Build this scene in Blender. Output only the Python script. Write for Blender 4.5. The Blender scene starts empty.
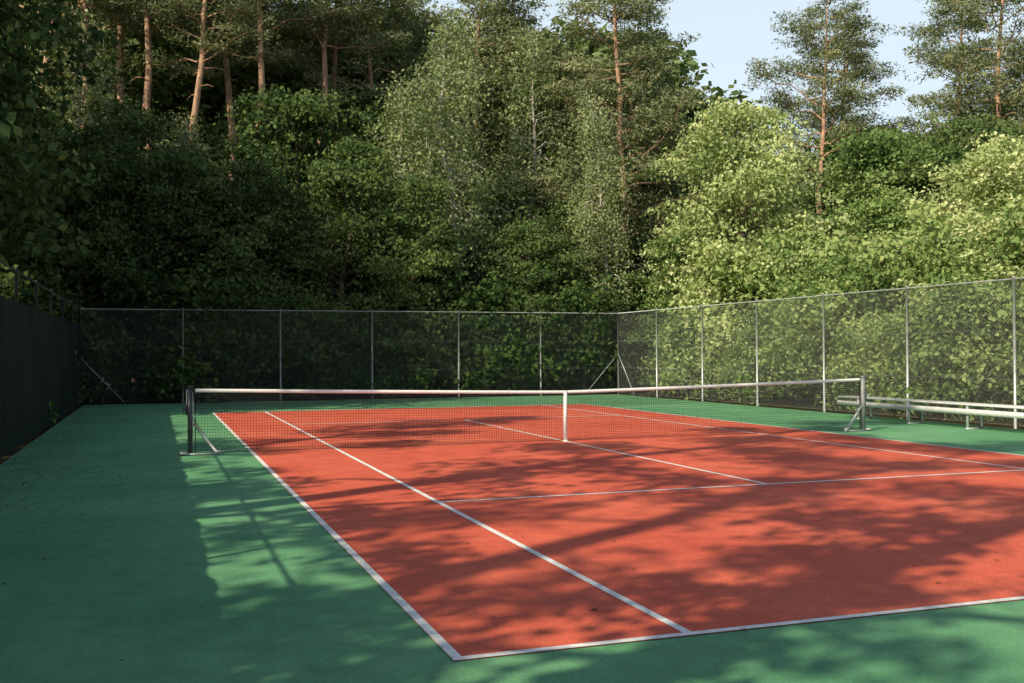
import bpy, math, random
import numpy as np
from mathutils import Vector, Matrix, Euler
random.seed(5); rng=np.random.default_rng(5)
scene=bpy.context.scene
COL=scene.collection
rad=math.radians

# ------------------------------------------------------------------ materials
def newmat(name):
    m=bpy.data.materials.new(name); m.use_nodes=True
    nt=m.node_tree; nt.nodes.clear()
    out=nt.nodes.new('ShaderNodeOutputMaterial')
    return m,nt,out
def N(nt,t,**kw):
    n=nt.nodes.new(t)
    for k,v in kw.items(): setattr(n,k,v)
    return n
def L(nt,a,b): nt.links.new(a,b)
def ramp(nt,fac,stops):
    r=N(nt,'ShaderNodeValToRGB'); e=r.color_ramp.elements
    while len(e)<len(stops): e.new(0.5)
    for i,(p,c) in enumerate(stops):
        e[i].position=p; e[i].color=(*c,1) if len(c)==3 else c
    L(nt,fac,r.inputs[0]); return r
def noise(nt,vec,scale,detail=4,rough=.55):
    n=N(nt,'ShaderNodeTexNoise'); n.inputs['Scale'].default_value=scale
    n.inputs['Detail'].default_value=detail; n.inputs['Roughness'].default_value=rough
    L(nt,vec,n.inputs['Vector']); return n
def mixc(nt,fac,a,b,mode='MIX'):
    m=N(nt,'ShaderNodeMix',data_type='RGBA',blend_type=mode)
    for s,v in ((m.inputs[0],fac),(m.inputs[6],a),(m.inputs[7],b)):
        if hasattr(v,'links'): L(nt,v,s)
        elif isinstance(v,(int,float)): s.default_value=v
        else: s.default_value=(*v,1)
    return m.outputs[2]
def court_mat(name,base,dark,light):
    m,nt,out=newmat(name)
    tc=N(nt,'ShaderNodeNewGeometry').outputs['Position']
    n1=noise(nt,tc,.45,5,.6); n2=noise(nt,tc,200,1); n3=noise(nt,tc,3.5,5,.65); n4=noise(nt,tc,38,2)
    c=ramp(nt,n1.outputs[0],[(.3,dark),(.52,base),(.75,light)]).outputs[0]
    c=mixc(nt,.5,c,ramp(nt,n3.outputs[0],[(.3,(.58,.6,.62)),(.6,(1,1,1))]).outputs[0],'MULTIPLY')
    c=mixc(nt,.75,c,ramp(nt,n2.outputs[0],[(.32,(.42,.42,.42)),(.65,(1.35,1.35,1.35))]).outputs[0],'MULTIPLY')
    c=mixc(nt,.45,c,ramp(nt,n4.outputs[0],[(.3,(.65,.65,.65)),(.7,(1.15,1.15,1.15))]).outputs[0],'MULTIPLY')
    mp=N(nt,'ShaderNodeMapping'); mp.inputs['Scale'].default_value=(5,.16,1); mp.inputs['Rotation'].default_value=(0,0,.05); L(nt,tc,mp.inputs[0])
    n5=noise(nt,mp.outputs[0],1.5,4,.6)
    c=mixc(nt,.22,c,ramp(nt,n5.outputs[0],[(.35,(.7,.7,.7)),(.65,(1.1,1.1,1.1))]).outputs[0],'MULTIPLY')
    vo=N(nt,'ShaderNodeTexVoronoi'); vo.inputs['Scale'].default_value=7; L(nt,tc,vo.inputs['Vector'])
    sp=ramp(nt,vo.outputs['Distance'],[(.0,(.5,.5,.5)),(.03,(.5,.5,.5)),(.05,(0,0,0))]).outputs[0]
    c=mixc(nt,sp,c,(.05,.04,.025))
    b=N(nt,'ShaderNodeBsdfPrincipled'); L(nt,c,b.inputs['Base Color']); b.inputs['Roughness'].default_value=.75
    b.inputs['Specular IOR Level'].default_value=.35
    bp=N(nt,'ShaderNodeBump'); bp.inputs['Strength'].default_value=.4; bp.inputs['Distance'].default_value=.004
    L(nt,n2.outputs[0],bp.inputs['Height']); L(nt,bp.outputs[0],b.inputs['Normal'])
    L(nt,b.outputs[0],out.inputs[0]); return m
M_green=court_mat('green_acrylic',(.15,.39,.185),(.10,.31,.145),(.22,.47,.245))
M_red=court_mat('red_acrylic',(.78,.145,.078),(.67,.108,.060),(.84,.20,.11))
def simple(name,col,rough=.5,metal=0,nscale=None,namt=.3,spec=.5):
    m,nt,out=newmat(name); b=N(nt,'ShaderNodeBsdfPrincipled')
    b.inputs['Roughness'].default_value=rough; b.inputs['Metallic'].default_value=metal
    b.inputs['Specular IOR Level'].default_value=spec
    if nscale:
        tc=N(nt,'ShaderNodeNewGeometry').outputs['Position']
        n=noise(nt,tc,nscale,5,.65)
        d=tuple(x*(1-namt) for x in col)
        L(nt,ramp(nt,n.outputs[0],[(.35,d),(.62,col)]).outputs[0],b.inputs['Base Color'])
    else: b.inputs['Base Color'].default_value=(*col,1)
    L(nt,b.outputs[0],out.inputs[0]); return m
M_line=simple('white_line_paint',(.88,.88,.84),.7,0,22,.26)
M_galv=simple('galvanised_steel',(.55,.57,.57),.42,.4,9,.3)
M_galvd=simple('weathered_steel',(.30,.32,.31),.6,.2,9,.35)
M_wire=simple('chain_wire',(.42,.44,.43),.5,.4)
M_wired=simple('coated_wire',(.10,.13,.12),.6,.1)
M_dark=simple('dark_painted_steel',(.045,.055,.06),.4,.2,8,.3)
M_net=simple('net_cord',(.015,.016,.018),.8)
M_band=simple('white_canvas',(.84,.84,.80),.8,0,30,.15)
M_alu=simple('white_aluminium',(.80,.80,.78),.4,.0,6,.15)
def screen_mat():
    m,nt,out=newmat('windscreen_fabric'); tc=N(nt,'ShaderNodeNewGeometry').outputs['Position']
    mp=N(nt,'ShaderNodeMapping'); mp.inputs['Scale'].default_value=(1,14,.5); L(nt,tc,mp.inputs[0])
    n=noise(nt,mp.outputs[0],1.2,5,.7)
    c=ramp(nt,n.outputs[0],[(.35,(.006,.012,.011)),(.58,(.022,.036,.030)),(.72,(.075,.075,.05))]).outputs[0]
    b=N(nt,'ShaderNodeBsdfPrincipled'); L(nt,c,b.inputs['Base Color']); b.inputs['Roughness'].default_value=.9
    b.inputs['Specular IOR Level'].default_value=.1
    L(nt,b.outputs[0],out.inputs[0]); return m
M_screen=screen_mat()
def ground_mat():
    m,nt,out=newmat('forest_floor'); tc=N(nt,'ShaderNodeNewGeometry').outputs['Position']
    n=noise(nt,tc,2.2,6,.7); n2=noise(nt,tc,30,4,.7)
    c=ramp(nt,n.outputs[0],[(.3,(.022,.035,.012)),(.5,(.05,.04,.022)),(.7,(.075,.055,.03))]).outputs[0]
    c=mixc(nt,.6,c,ramp(nt,n2.outputs[0],[(.3,(.4,.4,.4)),(.7,(1.3,1.3,1.3))]).outputs[0],'MULTIPLY')
    b=N(nt,'ShaderNodeBsdfDiffuse'); L(nt,c,b.inputs['Color'])
    L(nt,b.outputs[0],out.inputs[0]); return m
M_ground=ground_mat()
def leaf_mat(name,dark,mid,light,trans=.4):
    m,nt,out=newmat(name)
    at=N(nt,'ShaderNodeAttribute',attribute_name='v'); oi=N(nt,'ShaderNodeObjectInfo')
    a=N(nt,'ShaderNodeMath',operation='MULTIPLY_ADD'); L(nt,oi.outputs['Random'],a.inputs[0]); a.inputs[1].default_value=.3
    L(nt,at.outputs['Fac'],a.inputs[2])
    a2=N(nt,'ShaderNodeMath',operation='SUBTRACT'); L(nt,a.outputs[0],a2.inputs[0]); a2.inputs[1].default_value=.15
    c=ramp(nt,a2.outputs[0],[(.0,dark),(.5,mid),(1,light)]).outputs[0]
    b=N(nt,'ShaderNodeBsdfDiffuse'); L(nt,c,b.inputs['Color'])
    t=N(nt,'ShaderNodeBsdfTranslucent'); L(nt,mixc(nt,1.,c,(1.2,1.22,.62),'MULTIPLY'),t.inputs[0])
    ms=N(nt,'ShaderNodeMixShader'); ms.inputs[0].default_value=trans
    L(nt,b.outputs[0],ms.inputs[1]); L(nt,t.outputs[0],ms.inputs[2]); L(nt,ms.outputs[0],out.inputs[0]); return m
M_leaf=leaf_mat('broadleaf_foliage',(.035,.07,.028),(.10,.16,.057),(.22,.29,.10),.3)
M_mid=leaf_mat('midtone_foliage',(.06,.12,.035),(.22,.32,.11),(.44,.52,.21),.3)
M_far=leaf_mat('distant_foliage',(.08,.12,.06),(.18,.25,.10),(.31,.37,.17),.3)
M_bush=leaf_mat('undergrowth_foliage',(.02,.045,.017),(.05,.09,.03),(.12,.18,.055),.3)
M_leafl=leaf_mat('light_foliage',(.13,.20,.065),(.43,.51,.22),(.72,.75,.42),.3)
M_birch=leaf_mat('birch_foliage',(.12,.17,.075),(.30,.36,.18),(.52,.55,.31),.35)
M_pine=leaf_mat('pine_needles',(.09,.125,.06),(.20,.24,.12),(.36,.37,.20),.2)
def bark(name,low,hi,z0,z1,sc=6):
    m,nt,out=newmat(name); tc=N(nt,'ShaderNodeTexCoord').outputs['Object']
    mp=N(nt,'ShaderNodeMapping'); mp.inputs['Scale'].default_value=(1,1,.3); L(nt,tc,mp.inputs[0])
    n=noise(nt,mp.outputs[0],sc,6,.7)
    sx=N(nt,'ShaderNodeSeparateXYZ'); L(nt,tc,sx.inputs[0])
    mr=N(nt,'ShaderNodeMapRange'); L(nt,sx.outputs[2],mr.inputs[0]); mr.inputs[1].default_value=z0; mr.inputs[2].default_value=z1
    c=mixc(nt,mr.outputs[0],low,hi)
    c=mixc(nt,.85,c,ramp(nt,n.outputs[0],[(.35,(.35,.33,.32)),(.6,(1.15,1.15,1.15))]).outputs[0],'MULTIPLY')
    b=N(nt,'ShaderNodeBsdfDiffuse'); L(nt,c,b.inputs['Color'])
    L(nt,b.outputs[0],out.inputs[0]); return m
M_barkp=bark('pine_bark',(.20,.14,.11),(.54,.34,.23),3,11)
M_barkb=bark('brown_bark',(.12,.10,.07),(.18,.14,.10),0,8)
M_barkw=bark('birch_bark',(.28,.27,.24),(.55,.52,.46),0,3,3)

# ------------------------------------------------------------------ mesh helpers
def mesh_np(name,V,F,mat,attr=None,smooth=False):
    me=bpy.data.meshes.new(name); V=np.asarray(V,np.float32); F=np.asarray(F,np.int32)
    k=F.shape[1]
    me.vertices.add(len(V)); me.vertices.foreach_set('co',V.ravel())
    me.loops.add(F.size); me.loops.foreach_set('vertex_index',F.ravel())
    me.polygons.add(len(F)); me.polygons.foreach_set('loop_start',np.arange(0,F.size,k,dtype=np.int32))
    me.polygons.foreach_set('loop_total',np.full(len(F),k,np.int32))
    if smooth: me.polygons.foreach_set('use_smooth',np.ones(len(F),bool))
    me.update(calc_edges=True)
    if attr is not None:
        a=me.attributes.new('v','FLOAT','POINT'); a.data.foreach_set('value',np.asarray(attr,np.float32))
    me.materials.append(mat); return me
def obj(name,me,parent=None,loc=(0,0,0),rot=(0,0,0),sc=(1,1,1)):
    o=bpy.data.objects.new(name,me); COL.objects.link(o); o.location=loc; o.rotation_euler=rot; o.scale=sc
    if parent: o.parent=parent
    return o
def empty(name,loc=(0,0,0),rot=(0,0,0),sc=(1,1,1)):
    o=bpy.data.objects.new(name,None); COL.objects.link(o); o.location=loc; o.rotation_euler=rot; o.scale=sc
    o.empty_display_size=.3; return o
class MB:
    def __init__(s): s.V=[];s.F=[];s.n=0
    def add(s,V,F):
        V=np.asarray(V,float);F=np.asarray(F,int)
        s.V.append(V);s.F.append(F+s.n);s.n+=len(V)
    def box(s,c,d,M=None):
        x,y,z=[q/2 for q in d]
        V=np.array([[a*x,b*y,e*z] for a in(-1,1) for b in(-1,1) for e in(-1,1)])
        if M is not None: V=V@np.array(M).T
        s.add(V+np.array(c),[[0,1,3,2],[4,6,7,5],[0,4,5,1],[2,3,7,6],[0,2,6,4],[1,5,7,3]])
    def tube(s,P,R,k=6,cap=True):
        P=np.asarray(P,float);R=np.broadcast_to(np.asarray(R,float),(len(P),))
        T=np.gradient(P,axis=0);T/=np.linalg.norm(T,axis=1)[:,None]+1e-9
        ref=np.array([0,0,1.]) if abs(T[0][2])<.8 else np.array([1.,0,0])
        A=np.cross(T,ref);A/=np.linalg.norm(A,axis=1)[:,None]+1e-9;B=np.cross(T,A)
        th=np.arange(k)/k*2*math.pi
        V=P[:,None,:]+R[:,None,None]*(np.cos(th)[None,:,None]*A[:,None,:]+np.sin(th)[None,:,None]*B[:,None,:])
        n=len(P);F=[]
        for i in range(n-1):
            for j in range(k):
                j2=(j+1)%k;F.append([i*k+j,i*k+j2,(i+1)*k+j2,(i+1)*k+j])
        V=V.reshape(-1,3)
        if cap:
            V=np.vstack([V,P[0],P[-1]]);a=n*k
            for j in range(0,k,2):
                F.append([a,j,(j+1)%k,(j+2)%k]);b=(n-1)*k;F.append([a+1,b+(j+2)%k,b+(j+1)%k,b+j])
        s.add(V,F)
    def arrays(s): return np.vstack(s.V),np.vstack(s.F)
    def mesh(s,name,mat,smooth=False):
        return mesh_np(name,np.vstack(s.V),np.vstack(s.F),mat,smooth=smooth)
def sheet(name,x0,x1,y0,y1,z,mat,parent=None):
    return obj(name,mesh_np(name,[[x0,y0,z],[x1,y0,z],[x1,y1,z],[x0,y1,z]],[[0,1,2,3]],mat),parent)

# ------------------------------------------------------------------ ground & court
XL,XR,YB,YF=-9.2,9.6,18.2,-18.5
sheet('ground',-600,600,-600,600,-.03,M_ground)
court=empty('tennis_court')
sheet('green_surround',XL+.12,XR-.05,YF-3,YB-.05,0,M_green,court)
sheet('red_playing_area',-5.485,5.485,-11.885,11.885,.004,M_red,court)
lm=MB()
def line(x0,x1,y0,y1): lm.add([[x0,y0,.008],[x1,y0,.008],[x1,y1,.008],[x0,y1,.008]],[[0,1,2,3]])
w=.058
for s in(-1,1):
    line(-5.485,5.485,*(sorted((s*11.885,s*(11.885-w)))))
    for a in(5.485,4.115):
        xs=sorted((s*a,s*(a-w))); line(xs[0],xs[1],-11.885+w,11.885-w)
    line(-4.115+w,4.115-w,s*6.4-w/2,s*6.4+w/2)
    line(-w/2,w/2,*(sorted((s*(11.885-w),s*(11.885-w-.1)))))
line(-w/2,w/2,-6.4+w/2,6.4-w/2)
obj('white_lines',lm.mesh('white_lines',M_line),court)

# ------------------------------------------------------------------ net
net=empty('tennis_net')
def ztop(x): return .914+(1.05-.914)*(abs(x)/6.3)**1.15
nb=MB(); x0,x1=-6.34,6.34
cw=.0042
xs=np.arange(x0,x1,.045)
for x in xs:
    zt=ztop(x)-.05
    nb.add([[x-cw/2,0,.03],[x+cw/2,0,.03],[x+cw/2,0,zt],[x-cw/2,0,zt]],[[0,1,2,3]])
seg=np.linspace(x0,x1,41)
for j in range(22):
    f=j/21
    for a,b in zip(seg[:-1],seg[1:]):
        za=.03+(ztop(a)-.08)*f; zb=.03+(ztop(b)-.08)*f
        nb.add([[a,.001,za-cw/2],[b,.001,zb-cw/2],[b,.001,zb+cw/2],[a,.001,za+cw/2]],[[0,1,2,3]])
for x in xs+.02:
    zt=ztop(x)-.05
    nb.add([[x-cw/2,.012,zt-.28],[x+cw/2,.012,zt-.28],[x+cw/2,.012,zt],[x-cw/2,.012,zt]],[[0,1,2,3]])
for j in range(7):
    for a,b in zip(seg[:-1],seg[1:]):
        za=ztop(a)-.07-.04*j; zb=ztop(b)-.07-.04*j
        nb.add([[a,.013,za-cw/2],[b,.013,zb-cw/2],[b,.013,zb+cw/2],[a,.013,za+cw/2]],[[0,1,2,3]])
obj('net_mesh',nb.mesh('net_mesh',M_net),net)
hb=MB()
P=np.array([[x,0,ztop(x)-.028] for x in seg])
for a,b in zip(P[:-1],P[1:]):
    h=.029;t=.007
    V=[];
    for q in(a,b):
        V+= [[q[0],-t,q[2]-h],[q[0],t,q[2]-h],[q[0],t*.5,q[2]+h],[q[0],-t*.5,q[2]+h]]
    hb.add(V,[[0,4,7,3],[1,2,6,5],[3,7,6,2],[0,1,5,4]])
obj('headband',hb.mesh('headband',M_band),net)
st=MB(); st.box((0,-.012,.455),(.06,.006,.90)); st.box((0,.022,.455),(.06,.006,.90)); st.box((0,.005,.905),(.06,.04,.008)); st.box((0,.005,.012),(.09,.06,.02))
obj('centre_strap',st.mesh('centre_strap',M_band),net)
sb=MB()
sb.tube([[x,0,.03] for x in seg],.0045,4)
for s in(-1,1): sb.tube([[s*6.34,0,.04],[s*6.34,0,1.0]],.008,5)
obj('edge_cords',sb.mesh('edge_cords',M_net),net)
for s in(-1,1):
    p=empty('net_post',(s*6.42,0,0)); 
    b=MB(); b.box((0,0,.54),(.075,.075,1.06)); b.box((0,0,1.08),(.09,.09,.025)); b.box((s*.055,0,.72),(.03,.05,.16))
    b.tube([[s*.055,0,.74],[s*.11,0,.74]],.018,8); b.tube([[s*.10,0,.74],[s*.10,-.09,.66]],.008,6)
    obj('post',b.mesh('post',M_dark if s<0 else M_galvd),p)
    b=MB(); b.tube([[-s*.05,-.02,.50],[-s*.40,-.02,.045]],.022,8,)
    b.box((-s*.17,0,.018),(.60,.14,.02)); b.box((-s*.42,-.02,.045),(.08,.10,.05))
    b.box((s*.10,0,.035),(.12,.22,.03)); b.box((-s*.044,-.03,.55),(.008,.012,.9))
    obj('brace_and_base',b.mesh('brace_and_base',M_galv),p)
    b=MB(); b.tube([[-s*.04,0,1.02],[0,0,1.095],[s*.05,0,1.03],[s*.055,0,.78]],.006,6)
    obj('net_cable',b.mesh('net_cable',M_galv),p)

# ------------------------------------------------------------------ fences
FH=3.05
def chain(mb,p0,p1,h,s=.085,w=.0042,z0=.05):
    p0=np.array(p0,float);p1=np.array(p1,float);Wd=np.linalg.norm(p1-p0);d=(p1-p0)/Wd
    H=h-z0; st=.30
    for sg in(1,-1):
        for c in np.arange(-H,Wd,s):
            a0=max(0,-c);b0=min(H,Wd-c)
            if b0-a0<.02: continue
            k=max(1,int((b0-a0)/st)); e=np.linspace(a0,b0,k+1)
            for a,b in zip(e[:-1],e[1:]):
                q=[]
                for z,o in((a,-w),(a,w),(b,w),(b,-w)):
                    u=c+z+o*.7
                    if sg<0:u=Wd-u
                    q.append([*(p0+d*u),z0+z])
                mb.add(q,[[0,1,2,3]])
def fence(name,pts,post_mat,wire_mat,braces=(),mesh=True,w=.0042):
    f=empty(name); pm=MB()
    for (x,y) in pts:
        pm.tube([[x,y,-.05],[x,y,FH+.03]],.030,8); pm.tube([[x,y,FH+.03],[x,y,FH+.06]],[.034,.02],8)
    a=pts[0];b=pts[-1]
    pm.tube([[*a,FH],[*b,FH]],.017,6)
    d=np.array(b,float)-np.array(a,float);d/=np.linalg.norm(d)
    for (x,y,s) in braces:
        pm.tube([[x,y,FH*.5],[x+d[0]*s*1.35,y+d[1]*s*1.35,.03]],.016,6)
    obj('posts_and_rails',pm.mesh('posts_and_rails',post_mat,True),f)
    nrm=np.array([-d[1],d[0]])*.036
    cm=MB()
    if mesh:
        chain(cm,np.array(a)+nrm,np.array(b)+nrm,FH-.03,w=w)
    for z in(.06,1.0,2.0,FH-.04):
        cm.tube([[*(np.array(a)+nrm*1.1),z],[*(np.array(b)+nrm*1.1),z]],.0025,4)
    obj('wire_mesh',cm.mesh('wire_mesh',wire_mat),f)
    return f
bx=[XL+ (XR-XL)/6*i for i in range(7)]
fence('chain_link_fence',[(x,YB) for x in bx],M_galvd,M_wired,[(XR,YB,-1),(XL,YB,1)],w=.003)
ry=[YB-3.15*i for i in range(13)]
fence('chain_link_fence',[(XR,y) for y in ry],M_galv,M_wire,[(XR,YB,1)],w=.004)
fl=fence('screened_fence',[(XL,y) for y in ry],M_dark,M_wired,mesh=False)
sm=MB()
n=24*12+1
ys=np.linspace(ry[-1],ry[0],n); V=[];F=[]
for k,z in enumerate(np.linspace(.04,2.5,5)):
    for j,y in enumerate(ys):
        V.append([XL+.06+.018*math.sin(j*1.15)*math.sin(j*.13+1)+.008*math.sin(j*2.9+k), y, z+(.03*math.sin(j*.8)*math.sin(j*.21) if k==4 else 0)])
for k in range(4):
    for j in range(n-1): F.append([k*n+j,k*n+j+1,(k+1)*n+j+1,(k+1)*n+j])
sm.add(V,F)
obj('windscreen',sm.mesh('windscreen',M_screen,True),fl)

# ------------------------------------------------------------------ bench along the right fence
bn=empty('aluminium_bench',(8.75,0,0)); 
b=MB(); y0,y1=-6.0,3.6
for xo,z in((-.14,.50),(.02,.50),(.18,.50)): b.box((xo,(y0+y1)/2,z),(.14,y1-y0,.035))
b.box((-.23,(y0+y1)/2,.36),(.03,y1-y0,.11))
obj('seat_planks',b.mesh('seat_planks',M_alu),bn)
b=MB()
for y in np.arange(y0+.4,y1,1.7):
    b.box((-.18,y,.24),(.05,.05,.47)); b.box((.18,y,.24),(.05,.05,.47)); b.box((0,y,.46),(.40,.045,.04)); b.box((0,y,.015),(.46,.08,.03))
obj('legs',b.mesh('legs',M_galv),bn)

# ------------------------------------------------------------------ trees
def unit(v): return v/(np.linalg.norm(v,axis=-1,keepdims=True)+1e-9)
def make_leaves(C,val,l,w,up,out=None,r=rng,face=0.0):
    n=len(C); nr=r.normal(size=(n,3))*(1-.35*face)+np.array([0,0,up])
    if out is not None and face>0: nr=nr+out*face*1.1
    nr=unit(nr)
    d=r.normal(size=(n,3)); 
    if out is not None: d=d*.7+out
    d=unit(d-np.sum(d*nr,1)[:,None]*nr); s=np.cross(nr,d)
    sc=r.uniform(.65,1.3,n)[:,None]
    ll=l*sc;ww=w*sc
    V=np.stack([C-d*ll*.5, C+s*ww*.5-d*ll*.05, C+d*ll*.5-nr*ll*.12, C-s*ww*.5-d*ll*.05],1).reshape(-1,3)
    F=np.arange(4*n).reshape(n,4)
    return V,F,np.repeat(val,4)
def clump_leaves(cent,sig,nper,cv,droop,r):
    n=len(cent)*nper; idx=np.repeat(np.arange(len(cent)),nper)
    g=r.normal(size=(n,3)); g*=np.minimum(1,1.9/np.maximum(np.linalg.norm(g,axis=1),1e-6))[:,None]
    off=g*sig
    off[:,2]-=droop*(off[:,0]**2+off[:,1]**2)
    sc=r.uniform(.6,1.4,len(cent))[idx][:,None]
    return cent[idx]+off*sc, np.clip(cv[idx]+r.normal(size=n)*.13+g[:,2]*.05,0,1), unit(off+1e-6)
def branchy(seed,H,R,base,nb,kind,dens=1.0,lf=1.0,kmul=1.0):
    r=np.random.default_rng(seed); tb=MB()
    n=12; t=np.linspace(0,1,n)
    lean=r.normal(size=2)*.02*H; wob=np.cumsum(r.normal(size=(n,2))*(.006 if kind=='pine' else .011)*H,axis=0)
    Hc=H*.97
    TP=np.stack([lean[0]*t+wob[:,0],lean[1]*t+wob[:,1],Hc*t],1); TP[:,:2]-=TP[0,:2]
    r0={'broad':.012*H+.03,'birch':.008*H+.02,'pine':.0080*H+.03,'bush':.03}[kind]
    TR=r0*(1-t)**.75+.012; TR[0]*=1.35
    tb.tube(TP,TR,8)
    cent=[];cv=[]
    for i in range(nb):
        u=(i+r.uniform(0,1))/nb
        if kind=='pine': prof=(.45+.75*math.sin(math.pi*min(1,u*.8+.25)))*(1-.3*u)
        elif kind=='birch': prof=(math.sin(math.pi*(u*.88+.1)))**.7*(1-.25*u)
        elif kind=='bush': prof=.55+.45*math.cos(u*1.5)
        else: prof=(math.sin(math.pi*(u*.82+.16)))**.6
        h=(base+(1-base)*u*.98)
        p0=np.array([np.interp(h,t,TP[:,k]) for k in range(3)])
        az=i*2.39996+r.normal()*.4; Lb=max(.3,R*prof*r.uniform(.5,1.2))
        el={'pine':rad(r.uniform(-5,30)),'birch':rad(r.uniform(25,60)),'bush':rad(r.uniform(10,70)),'broad':rad(r.uniform(5,45)+20*u)}[kind]
        dr=np.array([math.cos(az)*math.cos(el),math.sin(az)*math.cos(el),math.sin(el)])
        s=np.linspace(0,1,6); bend={'pine':.12,'birch':-.45,'bush':-.25,'broad':-.22}[kind]
        BP=p0+dr*(s*Lb)[:,None]+np.array([0,0,1])*(bend*Lb*s**2)[:,None]
        BP[1:]+=r.normal(size=(5,3))*.04*Lb
        rb=max(.012,np.interp(h,t,TR)*.42)
        tb.tube(BP,rb*(1-s*.85)+.004,4,cap=False)
        bv=r.normal()*.12
        k={'pine':9,'birch':9,'bush':6,'broad':9}[kind]; k=max(3,int(k*min(1.3,Lb/2.2)*kmul))
        for q in range(k):
            sq=r.uniform(.3,1.03)**.8
            c=np.array([np.interp(sq,s,BP[:,a]) for a in range(3)])
            side=np.array([-math.sin(az),math.cos(az),0])*r.normal()*.24*Lb*(1.1-sq*.5)
            c=c+side+np.array([0,0,r.normal()*(.04 if kind=='pine' else .08)*Lb])
            if kind=='birch': c[2]-=abs(r.normal())*.5
            cent.append(c); cv.append(.5+bv+r.normal()*.14)
            if r.random()<.3:
                pb=np.array([np.interp(max(0,sq-.25),s,BP[:,a]) for a in range(3)])
                tb.tube([pb,(pb+c)/2+[0,0,.03],c],[.012,.008,.004],3,cap=False)
    if kind=='pine':
        for i in range(9):
            h=r.uniform(.25,base); p0=np.array([np.interp(h,t,TP[:,k]) for k in range(3)]); az=r.uniform(0,6.28);Lb=r.uniform(.4,1.6)
            tb.tube([p0,p0+[math.cos(az)*Lb*.6,math.sin(az)*Lb*.6,.05],p0+[math.cos(az)*Lb,math.sin(az)*Lb,-.1]],[.03,.018,.006],4,cap=False)
    cent=np.array(cent);cv=np.array(cv); D=lambda q:max(3,int(q*dens))
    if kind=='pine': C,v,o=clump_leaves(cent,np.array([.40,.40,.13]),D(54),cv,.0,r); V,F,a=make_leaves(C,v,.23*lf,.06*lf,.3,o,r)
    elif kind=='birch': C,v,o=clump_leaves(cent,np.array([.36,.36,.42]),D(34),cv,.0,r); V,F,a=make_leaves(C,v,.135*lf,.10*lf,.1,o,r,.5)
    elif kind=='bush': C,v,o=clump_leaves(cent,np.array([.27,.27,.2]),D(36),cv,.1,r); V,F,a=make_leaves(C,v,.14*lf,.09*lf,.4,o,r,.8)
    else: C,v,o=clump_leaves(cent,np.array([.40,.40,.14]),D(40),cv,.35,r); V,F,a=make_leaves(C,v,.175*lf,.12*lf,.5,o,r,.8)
    return tb,V,F,a
VAR={};RAW={}
def variant(key,seed,H,R,base,nb,kind,leafm,barkm,dens=1.0,lf=1.0,raw=False,kmul=1.0):
    tb,V,F,a=branchy(seed,H,R,base,nb,kind,dens,lf,kmul)
    if raw: RAW[key]=(tb.arrays(),(V,F,a),H)
    else: VAR[key]=(tb.mesh(key+'_wood',barkm,True),mesh_np(key+'_foliage',V,F,leafm,a),H)
for i in range(4): variant('broad%d'%i,10+i,11,3.4,.10,54,'broad',M_leaf,M_barkb)
for i in range(2): variant('mbroad%d'%i,26+i,10,3.6,.08,64,'broad',M_mid,M_barkb,1.15,.9)
for i in range(3): variant('lbroad%d'%i,20+i,10,3.7,.06,72,'broad',M_leafl,M_barkb,1.25,.82)
for i in range(3): variant('birch%d'%i,30+i,15,2.9,.16,66,'birch',M_birch,M_barkw)
for i in range(3): variant('pine%d'%i,40+i,22,3.9,.5,36,'pine',M_pine,M_barkp)
for i in range(3): variant('tpine%d'%i,45+i,26,3.4,.62,34,'pine',M_pine,M_barkp)
for i in range(2): variant('dpine%d'%i,50+i,20,3.2,.25,60,'pine',M_pine,M_barkp)
for i in range(2): variant('sparse%d'%i,80+i,15,3.6,.3,15,'broad',M_leaf,M_barkb,1.8,1.1)
for i in range(3): variant('open%d'%i,84+i,24,3.6,.12,24,'broad',M_leaf,M_barkb,2.6,1.2,kmul=.28)  # crowns thinned so sun falls through them in patches onto the court
for i in range(3): variant('bush%d'%i,60+i,2.6,1.7,.03,32,'bush',None,None,raw=True)
for i in range(2): variant('lbush%d'%i,70+i,2.8,1.8,.03,38,'bush',None,None,1.3,.85,raw=True)
for i in range(4): variant('far%d'%i,90+i,11,3.4,.08,48,'broad',None,None,.55,1.5,raw=True)
tr=random.Random(11)
def tree(name,key,x,y,h=None,wide=1,lean=0,rz=None):
    wd,fo,H=VAR[key]; s=(h/H if h else 1)
    a=tr.uniform(0,6.28) if rz is None else rz
    sc=(s*wide*tr.uniform(.94,1.06),)*2+(s,)
    e=empty(name,(x,y,-.03),(0,lean,a) ,sc)
    obj('trunk_and_branches',wd,e); obj('foliage',fo,e)
def mass(name,items,leafm,barkm):
    WV=[];WF=[];FV=[];FF=[];FA=[];nw=nf=0
    for key,x,y,h,wide in items:
        (wv,wf),(fv,ff,fa),H=RAW[key]; s=h/H
        M=np.array(Euler((0,0,tr.uniform(0,6.28))).to_matrix())@np.diag([s*wide,s*wide,s])
        T=np.array([x,y,-.03]); WV.append(wv@M.T+T);WF.append(wf+nw);nw+=len(wv)
        FV.append(fv@M.T+T);FF.append(ff+nf);nf+=len(fv);FA.append(np.clip(fa+tr.uniform(-.22,.2),0,1))
    e=empty(name)
    obj('stems',mesh_np(name+'_stems',np.vstack(WV),np.vstack(WF),barkm),e)
    obj('foliage',mesh_np(name+'_foliage',np.vstack(FV),np.vstack(FF),leafm,np.concatenate(FA)),e)
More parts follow.
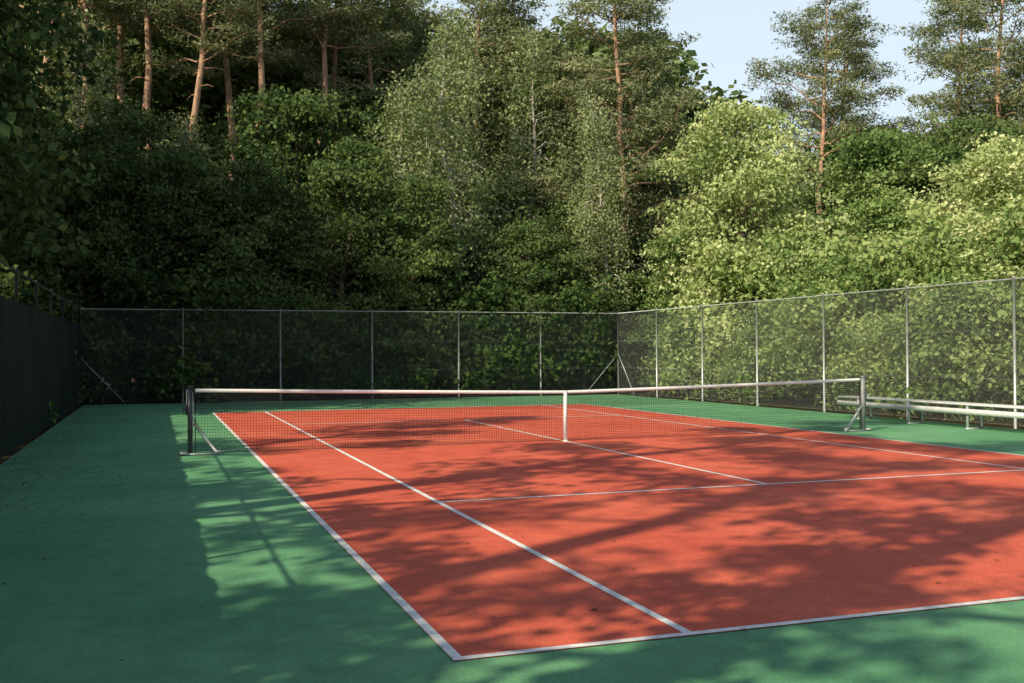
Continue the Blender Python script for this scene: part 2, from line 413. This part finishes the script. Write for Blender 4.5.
for k,x,y,h,ln in [('tpine0',-9.4,27.5,25,.05),('tpine1',-6.9,28.7,26,.0),('tpine2',-4.4,30,25,-.03),('tpine0',-2.9,27.2,24,.03),('tpine1',-.3,28.4,25,-.02),('tpine2',-11.5,30,26,.03),('tpine1',-8,33,27,0),('tpine0',1.2,31,26,0),('tpine2',-5.6,26.5,22,.04),
    ('dpine0',12.6,23.8,21,.0),('pine2',23.5,25.3,20.5,.06),('pine1',29.8,21,22,-.03),('dpine1',21.0,33.5,17,0),('pine0',33.5,27,22,.03),('dpine0',7.5,30,22,0),
    ('pine2',3.4,31,23,.02),('dpine1',15.2,28.5,20,0),('pine0',36,21,22,0),('pine2',27.5,30,20,.04),('dpine1',10.5,31,22,0),('pine1',32.5,20,19,0)]:
    tree('pine_tree',k,x,y,h,lean=ln)
for k,x,y,h in [('birch0',5.3,22.3,16.0),('birch1',10.2,21.6,12.6),('birch2',2.6,23.5,13),('birch0',-10.6,24.5,15),('birch1',8.2,25.5,16.5),('birch2',20.0,24.0,11.5),('birch2',5.5,26.5,17),('birch1',-3,34,19),('birch2',-9,34.5,19),('birch0',-14,34,20),('birch0',1.5,35,20),('birch1',-6.3,25,11.5),('birch2',5.5,36,22),('birch1',10.5,36,21)]:
    tree('birch_tree',k,x,y,h)
for k,x,y,h in [('broad0',-9.5,22.0,10),('broad1',-6.6,22.8,9.5),('broad2',-3.6,22.2,9),('broad3',-.6,22.0,10),('broad0',2.2,21.2,8.5),('broad1',6.8,21.0,7.0),
    ('broad2',9.6,22.5,8),('broad3',-12.6,21,11.5),('broad2',-8,25.5,11.5),('broad0',-1.5,26,12.5),('broad3',1.8,27,13.5),('broad2',9.5,27.5,14.5),('broad3',13,27.5,13.0),
    ('broad0',17.5,27,11.0),('mbroad0',24,22,12),('broad1',28,19,12.5),('broad2',32,23,14),('mbroad1',33,17,12),('broad3',38,20,14)]:
    tree('unseen_shade_tree',k,x,y,h)
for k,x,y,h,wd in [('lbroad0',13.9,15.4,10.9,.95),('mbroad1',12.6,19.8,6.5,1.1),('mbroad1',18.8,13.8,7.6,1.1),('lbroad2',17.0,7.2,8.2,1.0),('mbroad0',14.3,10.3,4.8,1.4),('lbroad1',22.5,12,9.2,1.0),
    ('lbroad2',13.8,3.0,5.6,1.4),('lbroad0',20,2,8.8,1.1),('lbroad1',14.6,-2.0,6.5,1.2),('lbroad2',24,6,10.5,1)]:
    tree('unseen_shade_tree',k,x,y,h,wide=wd)
for k,x,y,h in [('broad0',-14,19,17),('broad1',-14,15.5,18),('broad2',-15.5,12,19),('broad1',-18,17,23),('broad0',-18.5,11.5,25),('broad2',-20,7.5,20),('broad3',-14.5,10,11),('broad0',-16,24,14)]:
    tree('unseen_shade_tree',k,x,y,h)
for k,x,y,h in [('sparse1',-18,-2.5,12),('open0',-10.9,-22.2,23),('open1',-13.4,-17.4,25),('open2',-16.2,-12.2,25),('open0',-19.5,-6.8,23)]:  # unseen trees beyond the left fence, added to dapple the court with shade
    tree('unseen_shade_tree',k,x,y,h,rz=1.3*x)
tree('unseen_shade_tree','open2',-18.6,-17.6,26,rz=.7)  # one more unseen tree behind that row, added to deepen the shade
B3=['bush0','bush1','bush2']; U=tr.uniform
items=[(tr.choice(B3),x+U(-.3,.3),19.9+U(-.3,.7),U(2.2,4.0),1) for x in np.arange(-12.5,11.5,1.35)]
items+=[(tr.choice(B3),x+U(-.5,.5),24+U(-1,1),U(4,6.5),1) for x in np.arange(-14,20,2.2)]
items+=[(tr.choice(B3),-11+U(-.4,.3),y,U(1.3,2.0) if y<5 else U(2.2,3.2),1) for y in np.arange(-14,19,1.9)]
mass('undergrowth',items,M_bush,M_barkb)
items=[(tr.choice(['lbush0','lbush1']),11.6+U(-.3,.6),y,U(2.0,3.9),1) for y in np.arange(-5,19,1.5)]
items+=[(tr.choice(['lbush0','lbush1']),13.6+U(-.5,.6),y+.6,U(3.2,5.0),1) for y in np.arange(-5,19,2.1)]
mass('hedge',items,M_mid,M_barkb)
items=[]
for i in range(50):
    a=-.5+i/50*1.75; rr=58+U(-4,5)
    items.append(('far%d'%tr.randrange(4),-6.95+rr*math.sin(a),-17+rr*math.cos(a),U(13,16)*(.9 if a>.48 else 1.4),1.35))
mass('distant_forest',items,M_far,M_barkb)

# ------------------------------------------------------------------ litter
r=np.random.default_rng(3)
n=1500
xx=XL+.15+np.abs(r.normal(size=n))*.45; yy=r.uniform(-14,18,n)
n2=300; xx=np.concatenate([xx,r.normal(-8.0,.6,n2),r.uniform(-9,9,200)]); yy=np.concatenate([yy,r.normal(-2,2.3,n2),r.uniform(-12,17,200)])
k=xx>XL+.13; xx=xx[k];yy=yy[k]
C=np.stack([xx,yy,np.full(len(xx),.016)],1)
V,F,a=make_leaves(C,r.uniform(0,1,len(C)),.045,.024,9,None,r); V[:,2]=np.maximum(V[:,2],.0095)
M_lit=leaf_mat('dry_leaves',(.06,.04,.02),(.13,.08,.035),(.22,.15,.06),.1)
obj('fallen_leaves',mesh_np('fallen_leaves',V,F,M_lit,a))

# ------------------------------------------------------------------ light
az=rad(30); el=rad(40)
d=Vector((math.cos(az)*math.cos(el),math.sin(az)*math.cos(el),-math.sin(el)))
sun=bpy.data.lights.new('sun','SUN'); sun.energy=5; sun.angle=rad(.5); sun.color=(1,.89,.66)
so=bpy.data.objects.new('sun',sun); COL.objects.link(so); so.rotation_euler=d.to_track_quat('-Z','Y').to_euler(); so.location=(-20,-12,25)
wd=bpy.data.worlds.new('World'); scene.world=wd; wd.use_nodes=True
nt=wd.node_tree; bg=nt.nodes['Background']; sk=nt.nodes.new('ShaderNodeTexSky'); sk.sky_type='NISHITA'; sk.sun_disc=False
sk.sun_elevation=el; sk.sun_rotation=math.atan2(-d.x,-d.y); sk.air_density=1.0; sk.dust_density=1.5
tcw=nt.nodes.new('ShaderNodeTexCoord'); sxw=nt.nodes.new('ShaderNodeSeparateXYZ')
nt.links.new(tcw.outputs['Generated'],sxw.inputs[0])
haze=ramp(nt,sxw.outputs[2],[(.0,(.85,.85,.85)),(.32,(.75,.75,.75)),(.5,(.0,.0,.0))])
skc=mixc(nt,haze.outputs[0],sk.outputs[0],(6.8,7.9,8.5))
nt.links.new(skc,bg.inputs[0]); bg.inputs[1].default_value=.13

# ------------------------------------------------------------------ camera
cx,cy,cz,yaw,pit,rol,f=-6.9522,-17.0278,1.609,.336,.0103,-.005,1024.03
fw=Vector((math.sin(yaw)*math.cos(pit),math.cos(yaw)*math.cos(pit),math.sin(pit)))
rt=Vector((math.cos(yaw),-math.sin(yaw),0)); up=rt.cross(fw)
r2=rt*math.cos(rol)+up*math.sin(rol); u2=-rt*math.sin(rol)+up*math.cos(rol)
cam=bpy.data.cameras.new('camera'); co=bpy.data.objects.new('camera',cam); COL.objects.link(co)
M=Matrix((r2,u2,-fw)).transposed().to_4x4(); M.translation=(cx,cy,cz); co.matrix_world=M
cam.sensor_width=36; cam.lens=36*f/1024; cam.clip_end=3000; cam.clip_start=.05
scene.camera=co
scene.view_settings.view_transform='Standard'; scene.view_settings.look='None'; scene.view_settings.exposure=0
